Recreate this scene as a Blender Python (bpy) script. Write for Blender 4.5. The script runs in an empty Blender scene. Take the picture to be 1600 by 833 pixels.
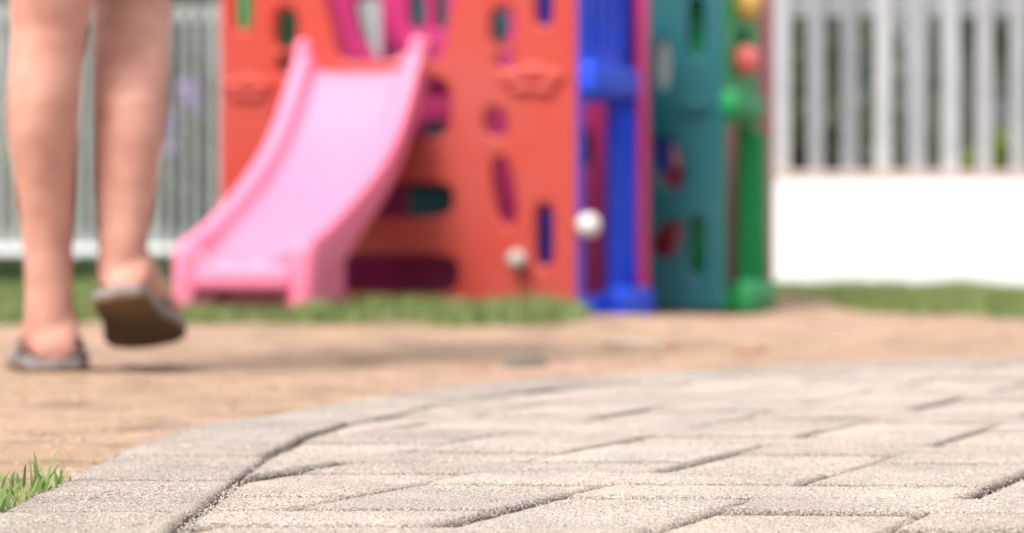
import bpy, bmesh, math, random
import numpy as np
from mathutils import Vector, Matrix, noise
random.seed(7); rng = np.random.default_rng(7)
R = math.radians
sc = bpy.context.scene
C = sc.collection
FPX, HX, HY, CZ = 3960.0, 800.0, 383.0, 0.163   # focal length in photo pixels, horizon point, lens height

# ------------------------------------------------------------------ camera
cam_d = bpy.data.cameras.new('camera'); cam = bpy.data.objects.new('camera', cam_d); C.objects.link(cam)
cam.location = (0, 0, CZ); cam.rotation_euler = (R(90) - math.atan(33.5 / FPX), 0, 0)
cam_d.lens = 36 * FPX / 1600; cam_d.sensor_width = 36; cam_d.clip_start = 0.02; cam_d.clip_end = 500
cam_d.dof.use_dof = True; cam_d.dof.focus_distance = 1.62; cam_d.dof.aperture_fstop = 6.1
sc.camera = cam
# ------------------------------------------------------------------ light
SUN_EL, SX, SY = R(58), -0.66, -0.75            # where the sun stands: behind the camera, a little left
w = bpy.data.worlds.new('World'); sc.world = w; w.use_nodes = True
nt = w.node_tree; bg = nt.nodes['Background']
sky = nt.nodes.new('ShaderNodeTexSky'); sky.sky_type = 'NISHITA'; sky.sun_disc = False
sky.sun_elevation = SUN_EL; sky.sun_rotation = math.atan2(SX, SY)
sky.air_density = 1.0; sky.dust_density = 3.0; sky.ozone_density = 1.0
hs = nt.nodes.new('ShaderNodeHueSaturation'); hs.inputs['Saturation'].default_value = 0.35
nt.links.new(sky.outputs[0], hs.inputs['Color']); nt.links.new(hs.outputs[0], bg.inputs[0])
bg.inputs[1].default_value = 0.15
sd = bpy.data.lights.new('sun', 'SUN'); sd.energy = 2.2; sd.angle = R(20); sd.color = (1, 0.955, 0.89)
sun = bpy.data.objects.new('sun', sd); C.objects.link(sun)
sv = Vector((SX, SY, 0)).normalized() * math.cos(SUN_EL) + Vector((0, 0, math.sin(SUN_EL)))
sun.rotation_euler = sv.to_track_quat('Z', 'Y').to_euler()
sc.view_settings.view_transform = 'Standard'; sc.view_settings.look = 'None'
sc.view_settings.gamma = 1; sc.view_settings.use_curve_mapping = False
sc.view_settings.exposure = 1.02

# ------------------------------------------------------------------ helpers
def at(px, py, D):
    return Vector(((px - HX) * D / FPX, D, CZ - (py - HY) * D / FPX))
def tag(o, label=None, cat=None, group=None, kind=None):
    if label: o['label'] = label
    if cat: o['category'] = cat
    if group: o['group'] = group
    if kind: o['kind'] = kind
    return o
def empty(name, loc, rz=0):
    o = bpy.data.objects.new(name, None); C.objects.link(o); o.location = loc; o.rotation_euler = (0, 0, rz)
    o.empty_display_size = 0.1
    return o
def link(name, me, mat, parent=None, smooth=False):
    """world-coordinate mesh -> object; parented without moving"""
    o = bpy.data.objects.new(name, me); C.objects.link(o)
    if mat is not None and not me.materials: me.materials.append(mat)
    if smooth:
        for p in me.polygons: p.use_smooth = True
    if parent is not None:
        o.parent = parent
        m = Matrix.Identity(4)
        chain = []; q = parent
        while q is not None: chain.append(q); q = q.parent
        for q in reversed(chain): m = m @ q.matrix_basis if q.parent is None else m @ q.matrix_parent_inverse @ q.matrix_basis
        o.matrix_parent_inverse = m.inverted()
    return o
def from_bm(name, bm, mat, parent=None, smooth=False):
    me = bpy.data.meshes.new(name); bmesh.ops.recalc_face_normals(bm, faces=bm.faces); bm.to_mesh(me); bm.free()
    return link(name, me, mat, parent, smooth)
def bake(o):
    """apply modifiers of a temporary object, return the plain mesh"""
    dg = bpy.context.evaluated_depsgraph_get(); dg.update()
    me = bpy.data.meshes.new_from_object(o.evaluated_get(dg)); me.transform(o.matrix_world)
    bpy.data.objects.remove(o)
    return me
def box(bm, c, s, rz=0.0, bev=0.0, rx=0.0):
    m = Matrix.Translation(c) @ Matrix.Rotation(rz, 4, 'Z') @ Matrix.Rotation(rx, 4, 'X') @ Matrix.Diagonal((*s, 1))
    r = bmesh.ops.create_cube(bm, size=1, matrix=m)
    if bev:
        es = list({e for v in r['verts'] for e in v.link_edges})
        bmesh.ops.bevel(bm, geom=es, offset=bev, segments=3, affect='EDGES', profile=0.5)
def ball(bm, c, s, rot=None, u=20, v=12):
    m = Matrix.Translation(c) @ (rot or Matrix.Identity(4)) @ Matrix.Diagonal((*s, 1))
    return bmesh.ops.create_uvsphere(bm, u_segments=u, v_segments=v, radius=1, matrix=m)['verts']
def cyl(bm, a, b, r, n=14, r2=None):
    a, b = Vector(a), Vector(b); d = b - a
    m = Matrix.Translation((a + b) / 2) @ d.to_track_quat('Z', 'Y').to_matrix().to_4x4()
    bmesh.ops.create_cone(bm, cap_ends=True, segments=n, radius1=r, radius2=r if r2 is None else r2, depth=d.length, matrix=m)
def loft(bm, rings, n=20):
    """rings: (centre, side vector * radius, depth vector * radius)"""
    prev = None
    for i, (c, a, b) in enumerate(rings):
        vs = [bm.verts.new(Vector(c) + Vector(a) * math.cos(2*math.pi*k/n) + Vector(b) * math.sin(2*math.pi*k/n)) for k in range(n)]
        if prev:
            for k in range(n): bm.faces.new((prev[k], prev[(k+1) % n], vs[(k+1) % n], vs[k]))
        else: bm.faces.new(vs[::-1])
        prev = vs
    bm.faces.new(prev)

# ------------------------------------------------------------------ materials
def mat(name, col, rough=0.5, **k):
    m = bpy.data.materials.new(name); m.use_nodes = True
    p = m.node_tree.nodes['Principled BSDF']
    p.inputs['Base Color'].default_value = (*col, 1); p.inputs['Roughness'].default_value = rough
    for a, b in k.items(): p.inputs[a.replace('_', ' ')].default_value = b
    return m
def nodes(m): return m.node_tree.nodes, m.node_tree.links, m.node_tree.nodes['Principled BSDF']
def noise_tex(m, scale, detail=4, rough=0.6, vec=None, coord='Object'):
    N, L, P = nodes(m); t = N.new('ShaderNodeTexNoise'); t.inputs['Scale'].default_value = scale
    t.inputs['Detail'].default_value = detail; t.inputs['Roughness'].default_value = rough
    if vec is None:
        c = N.get('tc') or N.new('ShaderNodeTexCoord'); c.name = 'tc'; vec = c.outputs[coord]
    L.new(vec, t.inputs['Vector']); return t
def ramp(m, fac, stops):
    N, L, P = nodes(m); r = N.new('ShaderNodeValToRGB'); e = r.color_ramp.elements
    while len(e) < len(stops): e.new(0.5)
    for x, (p, c) in zip(e, stops): x.position = p; x.color = (*c, 1)
    L.new(fac, r.inputs[0]); return r
def mix(m, a, b, fac, mode='MIX'):
    N, L, P = nodes(m); x = N.new('ShaderNodeMix'); x.data_type = 'RGBA'; x.blend_type = mode
    for s, v in ((6, a), (7, b), (0, fac)):
        if isinstance(v, bpy.types.NodeSocket): L.new(v, x.inputs[s])
        elif isinstance(v, (int, float)): x.inputs[s].default_value = v
        else: x.inputs[s].default_value = (*v, 1)
    return x.outputs[2]
def bump(m, h, strength, dist):
    N, L, P = nodes(m); b = N.new('ShaderNodeBump'); b.inputs['Strength'].default_value = strength
    b.inputs['Distance'].default_value = dist; L.new(h, b.inputs['Height']); L.new(b.outputs[0], P.inputs['Normal'])
def setcol(m, s): N, L, P = nodes(m); L.new(s, P.inputs['Base Color'])

def plastic(name, col, rough=0.48):
    """sun-bleached rotomoulded plastic: slight fading and scuffs"""
    m = mat(name, col, rough, Specular_IOR_Level=0.35)
    n1 = noise_tex(m, 3.0, 5); f = ramp(m, n1.outputs[0], [(0.35, (0, 0, 0)), (0.75, (1, 1, 1))])
    pale = tuple(min(1, c * 0.85 + 0.035) for c in col)
    x = mix(m, col, pale, f.outputs[0])
    n2 = noise_tex(m, 45, 6, 0.7); g = ramp(m, n2.outputs[0], [(0.3, (0.8, 0.8, 0.8)), (0.5, (1, 1, 1))])
    setcol(m, mix(m, x, g.outputs[0], 0.6, 'MULTIPLY'))
    n3 = noise_tex(m, 900, 2); bump(m, n3.outputs[0], 0.15, 0.0006)
    return m
M = dict(
    red=plastic('red_plastic', (0.44, 0.040, 0.024)), pink=plastic('pink_plastic', (0.80, 0.185, 0.305), 0.45),
    magenta=plastic('magenta_plastic', (0.50, 0.025, 0.155)), blue=plastic('blue_plastic', (0.004, 0.065, 0.72)),
    teal=plastic('teal_plastic', (0.0, 0.105, 0.128)), green=plastic('green_plastic', (0.006, 0.28, 0.075)),
    rose=plastic('rose_plastic', (0.55, 0.2, 0.24)),
    white_pl=plastic('white_plastic', (0.66, 0.64, 0.62)), grey_pl=plastic('grey_plastic', (0.42, 0.38, 0.34)),
    yellow=plastic('yellow_plastic', (0.75, 0.45, 0.1)))
# painted masonry
m = mat('white_masonry', (0.83, 0.83, 0.82), 0.8)
n = noise_tex(m, 2.2, 8, 0.7); setcol(m, ramp(m, n.outputs[0], [(0.3, (0.76, 0.76, 0.74)), (0.6, (0.86, 0.86, 0.85))]).outputs[0])
bump(m, noise_tex(m, 60, 5).outputs[0], 0.4, 0.004); M['masonry'] = m
def paint(name, col):
    m = mat(name, col, 0.45); n = noise_tex(m, 7, 6, 0.7)
    r_ = ramp(m, n.outputs[0], [(0.3, tuple(c*0.8 for c in col)), (0.65, col)])
    N, L, P = nodes(m); oi = N.new('ShaderNodeObjectInfo'); q = ramp(m, oi.outputs['Random'], [(0, (0.55, 0.55, 0.57)), (0.5, (1, 1, 1)), (1, (1.45, 1.45, 1.43))])
    setcol(m, mix(m, r_.outputs[0], q.outputs[0], 1.0, 'MULTIPLY')); return m
M['picket'] = paint('pale_grey_paint', (0.37, 0.37, 0.385)); M['post'] = paint('white_paint', (0.46, 0.46, 0.49))
M['picket_far'] = paint('far_fence_paint', (0.36, 0.375, 0.355))
M['coping'] = paint('terracotta_coping', (0.46, 0.34, 0.30)); M['grey_wall'] = paint('grey_render', (0.17, 0.175, 0.175))
# concrete pavers
def concrete(name, tint=(1, 1, 1)):
    m = mat(name, (0.4, 0.36, 0.32), 0.95, Specular_IOR_Level=0.2)
    T = lambda c: tuple(a*b for a, b in zip(c, tint))
    grain = noise_tex(m, 560, 3, 0.85)
    a = ramp(m, grain.outputs[0], [(0.37, T((0.12, 0.10, 0.09))), (0.445, T((0.36, 0.31, 0.275))), (0.52, T((0.48, 0.425, 0.385))), (0.60, T((0.80, 0.74, 0.69)))])
    specks = noise_tex(m, 330, 2, 0.5)
    b = ramp(m, specks.outputs[0], [(0.66, (0, 0, 0)), (0.70, (1, 1, 1))])
    c1 = mix(m, a.outputs[0], (0.50, 0.29, 0.17), b.outputs[0])
    d = noise_tex(m, 210, 3, 0.6); dk = ramp(m, d.outputs[0], [(0.30, (0.45, 0.42, 0.40)), (0.37, (1, 1, 1))])
    c2 = mix(m, c1, dk.outputs[0], 1.0, 'MULTIPLY')
    big = noise_tex(m, 9, 5, 0.6); bg_ = ramp(m, big.outputs[0], [(0.33, (0.80, 0.80, 0.80)), (0.62, (1.06, 1.04, 1.02))])
    c3 = mix(m, c2, bg_.outputs[0], 1.0, 'MULTIPLY')
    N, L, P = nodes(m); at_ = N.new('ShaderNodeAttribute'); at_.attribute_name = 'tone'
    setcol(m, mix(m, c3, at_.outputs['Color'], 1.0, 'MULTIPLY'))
    s = N.new('ShaderNodeMath'); s.operation = 'ADD'; L.new(grain.outputs[0], s.inputs[0])
    s2 = noise_tex(m, 160, 4, 0.7); L.new(s2.outputs[0], s.inputs[1]); bump(m, s.outputs[0], 0.9, 0.0011)
    return m
M['paver'] = concrete('concrete_paver', (0.84, 0.82, 0.80)); M['edging'] = concrete('concrete_edging', (0.71, 0.695, 0.675))
# joint sand
m = mat('joint_sand', (0.16, 0.13, 0.1), 1.0); n = noise_tex(m, 420, 4, 0.8)
setcol(m, ramp(m, n.outputs[0], [(0.35, (0.05, 0.04, 0.03)), (0.55, (0.17, 0.14, 0.11)), (0.7, (0.34, 0.28, 0.22))]).outputs[0])
bump(m, n.outputs[0], 1.0, 0.003); M['sand'] = m
# bare earth
m = mat('bare_earth', (0.4, 0.27, 0.19), 1.0, Specular_IOR_Level=0.1)
n1 = noise_tex(m, 1.1, 6, 0.65); a = ramp(m, n1.outputs[0], [(0.3, (0.41, 0.285, 0.185)), (0.5, (0.48, 0.33, 0.238)), (0.7, (0.53, 0.345, 0.27))])
n2 = noise_tex(m, 8, 7, 0.72); b = ramp(m, n2.outputs[0], [(0.34, (0.50, 0.49, 0.48)), (0.50, (1, 1, 1)), (0.70, (1.16, 1.13, 1.08))])
n3 = noise_tex(m, 260, 4, 0.75); c = ramp(m, n3.outputs[0], [(0.35, (0.62, 0.6, 0.58)), (0.6, (1.08, 1.06, 1.04))])
x = mix(m, a.outputs[0], b.outputs[0], 1.0, 'MULTIPLY'); x = mix(m, x, c.outputs[0], 1.0, 'MULTIPLY')
N, L, P = nodes(m); va = N.new('ShaderNodeAttribute'); va.attribute_name = 'soil'
x = mix(m, x, (0.075, 0.09, 0.035), va.outputs['Fac']); setcol(m, x)
s = N.new('ShaderNodeMath'); s.operation = 'ADD'; L.new(n2.outputs[0], s.inputs[0]); L.new(n3.outputs[0], s.inputs[1])
bump(m, s.outputs[0], 0.8, 0.006); M['earth'] = m
def leaf(name, stops, trans=0.25):
    m = mat(name, stops[0][1], 0.5, Specular_IOR_Level=0.3); N, L, P = nodes(m)
    a = N.new('ShaderNodeAttribute'); a.attribute_name = 'tone'
    r = ramp(m, a.outputs['Fac'], stops); L.new(r.outputs[0], P.inputs['Base Color'])
    t = N.new('ShaderNodeBsdfTranslucent'); L.new(r.outputs[0], t.inputs[0]); ms = N.new('ShaderNodeMixShader'); ms.inputs[0].default_value = trans
    L.new(P.outputs[0], ms.inputs[1]); L.new(t.outputs[0], ms.inputs[2]); L.new(ms.outputs[0], N['Material Output'].inputs[0]); return m
M['lawn'] = leaf('lawn_blades', [(0.0, (0.11, 0.15, 0.045)), (0.5, (0.18, 0.26, 0.075)), (0.85, (0.29, 0.36, 0.12)), (1.0, (0.38, 0.34, 0.18))])
M['tuft'] = leaf('fresh_blades', [(0.0, (0.12, 0.19, 0.06)), (0.5, (0.21, 0.32, 0.10)), (0.85, (0.32, 0.41, 0.15)), (1.0, (0.48, 0.44, 0.18))], 0.35)
M['dark_leaf'] = leaf('dark_leaves', [(0.0, (0.02, 0.035, 0.01)), (1.0, (0.05, 0.085, 0.02))], 0.15)
M['leaf'] = leaf('shrub_leaves', [(0.0, (0.09, 0.11, 0.075)), (0.7, (0.15, 0.18, 0.115)), (1.0, (0.22, 0.25, 0.16))])
M['lime'] = leaf('lime_leaves', [(0.0, (0.10, 0.16, 0.02)), (1.0, (0.24, 0.32, 0.04))])
M['bloom'] = leaf('purple_petals', [(0.0, (0.30, 0.18, 0.5)), (1.0, (0.45, 0.3, 0.65))])
m = mat('bark', (0.12, 0.09, 0.07), 0.9); bump(m, noise_tex(m, 40, 6).outputs[0], 1, 0.01); M['bark'] = m
# person
m = mat('skin', (0.62, 0.32, 0.22), 0.62, Specular_IOR_Level=0.25, Subsurface_Weight=0.12, Subsurface_Scale=0.01); m.node_tree.nodes['Principled BSDF'].inputs['Subsurface Radius'].default_value = (1, 0.3, 0.15)
n = noise_tex(m, 16, 5); setcol(m, ramp(m, n.outputs[0], [(0.3, (0.40, 0.18, 0.135)), (0.52, (0.49, 0.245, 0.185)), (0.7, (0.54, 0.295, 0.225))]).outputs[0]); M['skin'] = m
def cloth(name, col):
    m = mat(name, col, 0.9); n = noise_tex(m, 20, 6); setcol(m, ramp(m, n.outputs[0], [(0.3, tuple(c*0.75 for c in col)), (0.7, col)]).outputs[0])
    bump(m, noise_tex(m, 700, 2).outputs[0], 0.4, 0.001); return m
M['shorts'] = cloth('brown_cloth', (0.10, 0.05, 0.035)); M['shirt'] = cloth('pale_shirt_cloth', (0.55, 0.55, 0.58)); M['hair'] = cloth('dark_hair', (0.03, 0.02, 0.015))
M['sole_top'] = cloth('grey_foam', (0.27, 0.24, 0.235)); M['outsole'] = cloth('worn_brown_rubber', (0.17, 0.105, 0.055)); M['strap'] = cloth('dark_rubber_strap', (0.16, 0.14, 0.13))
m = mat('stone_grey', (0.13, 0.115, 0.09), 0.95); bump(m, noise_tex(m, 90, 6).outputs[0], 1, 0.003); M['stone'] = m
m = mat('stone_pale', (0.42, 0.33, 0.25), 0.95); bump(m, noise_tex(m, 90, 6).outputs[0], 1, 0.003); M['stone_pale'] = m
m = mat('clay_red', (0.34, 0.19, 0.13), 0.95); bump(m, noise_tex(m, 90, 6).outputs[0], 1, 0.003); M['clay'] = m

# ------------------------------------------------------------------ ground
def sstep(a, b, x):
    t = min(1, max(0, (x - a) / (b - a))); return t*t*(3 - 2*t)
# outer edge of the paved path (x, y), read as ground points
_outer = [(-.318, -1.0), (-.318, .5), (-.316, 1.2), (-.315, 1.6), (-.314, 1.85), (-.305, 2.05), (-.283, 2.26), (-.235, 2.46), (-.160, 2.70),
          (-.055, 2.93), (.085, 3.13), (.25, 3.33), (.443, 3.50), (.70, 3.64), (1.05, 3.74), (1.5, 3.80), (2.2, 3.82), (3.2, 3.82)]
def catmull(P, k=10):
    out = []
    for i in range(len(P) - 1):
        p0, p1, p2, p3 = [Vector(P[max(0, min(len(P)-1, j))]) for j in (i-1, i, i+1, i+2)]
        for s in range(k):
            t = s / k
            out.append(0.5*((2*p1) + (p2-p0)*t + (2*p0-5*p1+4*p2-p3)*t*t + (3*p1-p0-3*p2+p3)*t**3))
    out.append(Vector(P[-1])); return out
OUT = catmull(_outer)
def offset(pl, d):
    r = []
    for i, p in enumerate(pl):
        t = (pl[min(i+1, len(pl)-1)] - pl[max(i-1, 0)]).normalized(); r.append(p + Vector((t.y, -t.x)) * d)
    return r
def inside_path(x, y):
    """x beyond the outer edge at that y?"""
    if y > 3.82: return False
    for a, b in zip(OUT, OUT[1:]):
        if a.y <= y < b.y: return x > a.x + (b.x-a.x)*(y-a.y)/(b.y-a.y)
    return x > -.318 and y < 0
def gz(x, y):
    z = -0.006
    z -= 0.030 * math.exp(-(((x-.62)/.55)**2 + ((y-7.0)/.55)**2))       # worn hollow in front of the play cubes
    z += 0.012 * noise.noise(Vector((x*1.3, y*1.3, 0))) * sstep(2.2, 4, y) + 0.008 * noise.noise(Vector((x*5, y*5, 3))) * sstep(2.0, 3.2, y)
    z += 0.075 * sstep(10.3, 13.8, y) * (1 - sstep(-1, 0.3, x))
    return z
def lawn_mask(x, y):
    """0..1 how grassy"""
    w_ = 0.34 * noise.noise(Vector((x*2.1, y*1.2, 5))) + 0.12 * noise.noise(Vector((x*9, y*6, 1)))
    front = 5.45 + w_ + 1.6*sstep(0.10, 0.30, x)
    a = sstep(front - .06, front + .10, y) * (1 - sstep(.16, .26, x + w_*.3))
    fr = 8.3 + w_*2.2 - 3.0*sstep(.88, 1.12, x)
    b = sstep(fr - .15, fr + .25, y) * sstep(.25, .4, x)
    return max(a, b)
xs = np.concatenate([-np.geomspace(60, 2.2, 22), np.linspace(-2.1, 2.4, 150), np.geomspace(2.5, 60, 22)])
ys = np.concatenate([-np.geomspace(40, .6, 10), np.linspace(-.5, 12, 330), np.geomspace(12.2, 120, 40)])
V = [(x, y, gz(x, y)) for y in ys for x in xs]; nx = len(xs)
F = [(j*nx+i, j*nx+i+1, (j+1)*nx+i+1, (j+1)*nx+i) for j in range(len(ys)-1) for i in range(nx-1)]
V = [(x, y, z - 0.02*(1 if inside_path(x - .05, y + .05) and inside_path(x, y + .08) else 0)) for x, y, z in V]
me = bpy.data.meshes.new('ground'); me.from_pydata(V, [], F)
att = me.attributes.new('soil', 'FLOAT', 'POINT')
att.data.foreach_set('value', [0.75 * lawn_mask(x, y) if y < 9.5 else 0.85 for x, y, z in V])
tag(link('ground', me, M['earth'], smooth=True), 'bare reddish sandy earth between the paving and the grass', None, None, 'structure')

# ------------------------------------------------------------------ paving
def clip(poly, keep):
    """clip polygon by half plane list (point, inward normal)"""
    for p0, nn in keep:
        out = []
        for i in range(len(poly)):
            a, b = poly[i], poly[(i+1) % len(poly)]
            da, db = (a-p0).dot(nn), (b-p0).dot(nn)
            if da >= 0: out.append(a)
            if (da >= 0) != (db >= 0): out.append(a + (b-a)*(da/(da-db)))
        poly = out
        if len(poly) < 3: return []
    return poly
def inset(poly, d):
    c = sum(poly, Vector((0, 0)))/len(poly); pl = []
    for i in range(len(poly)):
        a, b = poly[i], poly[(i+1) % len(poly)]; t = b-a
        if t.length < 1e-6: continue
        t.normalize(); nn = Vector((-t.y, t.x))
        if (c-a).dot(nn) < 0: nn = -nn
        pl.append((a + nn*d, nn))
    return clip(poly, pl)
def resample_round(poly, r):
    """round the corners a little"""
    out = []
    n_ = len(poly)
    for i in range(n_):
        p, a, b = poly[i], poly[i-1], poly[(i+1) % n_]
        la, lb = (a-p).length, (b-p).length
        if la < 1e-5 or lb < 1e-5: continue
        k = min(r, la*.4, lb*.4); A = p + (a-p)/la*k; B = p + (b-p)/lb*k
        for t in (0, .5, 1): out.append(A*(1-t)**2 + p*2*t*(1-t) + B*t*t)
    return out
GRIME_SHADE = [.20, .27, .42, .66, .90, 1.0]      # soil caught in joints and worn arrises, plus gap shade painted into the tone
class Pave:
    amp = .0008
    def __init__(s): s.V, s.F, s.T = [], [], []
    def stone(s, poly, gap, cham, top, tilt, tone, drop=0.02):
        poly = inset(poly, gap/2)
        if len(poly) < 3: return
        area = abs(sum(poly[i].x*poly[(i+1) % len(poly)].y - poly[(i+1) % len(poly)].x*poly[i].y for i in range(len(poly)))/2)
        if area < 2e-4: return
        c = sum(poly, Vector((0, 0)))/len(poly)
        layers = []
        base = resample_round(poly, .006)
        def sub(pl, step=.012):
            o = []
            for i in range(len(pl)):
                a, b = pl[i], pl[(i+1) % len(pl)]; k = max(1, int((b-a).length/step))
                for j in range(k): o.append(a + (b-a)*j/k)
            return o
        base = sub(base)
        # chamfer: blend the footprint towards a shrunken copy, with worn edges
        dmax = cham*1.6; inn = inset(poly, dmax)
        if len(inn) < 3: return
        inn = resample_round(inn, .004)
        def near(p):
            best, bp = 9, p
            for k in range(len(inn)):
                a, b = inn[k], inn[(k+1) % len(inn)]; ab = b-a; t = max(0, min(1, (p-a).dot(ab)/max(1e-12, ab.dot(ab)))); q = a + ab*t
                if (q-p).length < best: best, bp = (q-p).length, q
            return bp
        tgt = [near(p) for p in base]
        seed = random.uniform(0, 100); i0 = len(s.V)
        rows = [(0, -drop), (0, -cham*1.0), (.10, -cham*.62), (.34, -cham*.26), (.66, -cham*.06), (1, 0)]
        n_ = len(base); cc = sum(inn, Vector((0, 0)))/len(inn)
        for f, z in rows:
            for p, q in zip(base, tgt):
                wob = .28*noise.noise(Vector((p.x*70, p.y*70, seed))) + .22*noise.noise(Vector((p.x*260, p.y*260, seed)))
                ff = 1.0 if f == 1 else max(0, min(.97, f*(1 + wob*1.2))); r = p + (q-p)*ff; zz = z*(1 + wob) if -cham*1.01 < z < 0 else z
                s.V.append((r.x, r.y, top + zz + tilt[0]*(r.x-c.x) + tilt[1]*(r.y-c.y)))
                g_ = GRIME_SHADE[rows.index((f, z))]; g_ = min(1, g_ + .28*(1-g_)*(1 + noise.noise(Vector((p.x*40, p.y*40, seed+9))))); s.T.append((tone[0]*g_, tone[1]*g_*.985, tone[2]*g_*.96))
        for k in range(len(rows)-1):
            for i in range(n_):
                j = (i+1) % n_; s.F.append((i0+k*n_+i, i0+k*n_+j, i0+(k+1)*n_+j, i0+(k+1)*n_+i))
        l0 = i0+(len(rows)-1)*n_
        def wear(x, y): return s.amp*(noise.noise(Vector((x*22, y*34, seed))) + .55*noise.noise(Vector((x*60, y*95, seed))) + .3*noise.noise(Vector((x*170, y*210, seed))))
        fr_ = (.0, .08, .17, .27, .38, .49, .60, .71, .82, .92); steps = []
        for f in fr_[1:]:
            st = len(s.V)
            for q in tgt:
                r = q + (cc-q)*f
                s.V.append((r.x, r.y, top + min(1, f*5)*wear(r.x, r.y) + tilt[0]*(r.x-c.x) + tilt[1]*(r.y-c.y))); s.T.append(tone)
            for i in range(n_): s.F.append((l0+i, l0+(i+1) % n_, st+(i+1) % n_, st+i))
            l0 = st
        s.V.append((cc.x, cc.y, top + wear(cc.x, cc.y) + tilt[0]*(cc.x-c.x) + tilt[1]*(cc.y-c.y))); s.T.append(tone); ic = len(s.V)-1
        for i in range(n_): s.F.append((l0+i, l0+(i+1) % n_, ic))
    def build(s, name, mt, label):
        me = bpy.data.meshes.new(name); me.from_pydata(s.V, [], s.F)
        ca = me.color_attributes.new('tone', 'FLOAT_COLOR', 'POINT')
        ca.data.foreach_set('color', np.array([(t[0], t[1], t[2], 1) for t in s.T], dtype=np.float32).ravel())
        bm = bmesh.new(); bm.from_mesh(me); bmesh.ops.recalc_face_normals(bm, faces=bm.faces); bm.to_mesh(me); bm.free()
        o = link(name, me, mt); tag(o, label, None, None, 'structure')
        for p in me.polygons: p.use_smooth = True
        return o
def tone():
    v = random.uniform(.88, 1.06); return (v*random.uniform(.99, 1.02), v, v*random.uniform(.97, 1.01))
INN = offset(OUT, .1225)
TOP = 0.0
PH = R(23); ud = Vector((math.cos(PH), -math.sin(PH))); vd = Vector((math.sin(PH), math.cos(PH)))
halfs = []
for i in range(0, len(INN)-2, 2):
    a, b = INN[i], INN[i+2]; t = (b-a).normalized(); halfs.append((a, Vector((t.y, -t.x))))
halfs += [(Vector((0, .55)), Vector((0, 1))), (Vector((2.9, 0)), Vector((-1, 0)))]
pv = Pave()
# herringbone of two-to-one blocks; the courses run across at a slant to the joints
UA, VB = Vector((math.cos(R(4)), -math.sin(R(4)))), Vector((math.sin(R(23)), math.cos(R(23))))
GA, GB, A0, B0 = .130, .0925, -.652, 1.552
def cell(p, q, na, nb): return [UA*(A0+GA*p) + VB*(B0+GB*q), UA*(A0+GA*(p+na)) + VB*(B0+GB*q), UA*(A0+GA*(p+na)) + VB*(B0+GB*(q+nb)), UA*(A0+GA*p) + VB*(B0+GB*(q+nb))]
for q in range(-12, 30):
    for p in range(-22, 30):
        r_ = (p + q) % 4
        if r_ not in (0, 2): continue
        c_ = clip(cell(p, q, 2, 1) if r_ == 2 else cell(p, q, 1, 2), halfs)
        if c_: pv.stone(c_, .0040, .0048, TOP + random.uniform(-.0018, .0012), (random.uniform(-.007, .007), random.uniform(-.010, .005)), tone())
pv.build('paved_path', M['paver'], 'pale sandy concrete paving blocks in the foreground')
ed = Pave(); ed.amp = .0032
# edging stones follow the curve
L_ = [0]
for a, b in zip(OUT, OUT[1:]): L_.append(L_[-1] + (b-a).length)
def onpl(pl, s):
    i = max(0, min(len(L_)-2, int(np.searchsorted(L_, s)) - 1)); t = (s-L_[i])/(L_[i+1]-L_[i]); return pl[i] + (pl[i+1]-pl[i])*t
s0 = .09
while s0 < L_[-1] - .25:
    ln = .205
    inn = [onpl(INN, s0 + ln*t) for t in (0, .5, 1)]; out = [onpl(OUT, s0 + ln*t) for t in (1, .5, 0)]
    j = random.uniform(-.003, .003)
    q = [p + Vector((j, 0)) for p in out + inn]
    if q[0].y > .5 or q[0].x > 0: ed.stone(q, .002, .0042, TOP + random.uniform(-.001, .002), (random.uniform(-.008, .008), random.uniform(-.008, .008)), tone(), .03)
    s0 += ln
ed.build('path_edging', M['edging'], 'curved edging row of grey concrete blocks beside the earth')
# sand bed under the joints
bm = bmesh.new(); vs = [bm.verts.new((p.x+.002, p.y, -.0075)) for p in offset(OUT, .006)] + [bm.verts.new((3.2, .4, -.0075)), bm.verts.new((-.31, .4, -.0075))]
vs = [v for v in vs if v.co.y > .39]; bm.faces.new(vs)
tag(from_bm('joint_sand_bed', bm, M['sand']), 'dark sand filling the joints of the paving', None, None, 'structure')

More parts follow.
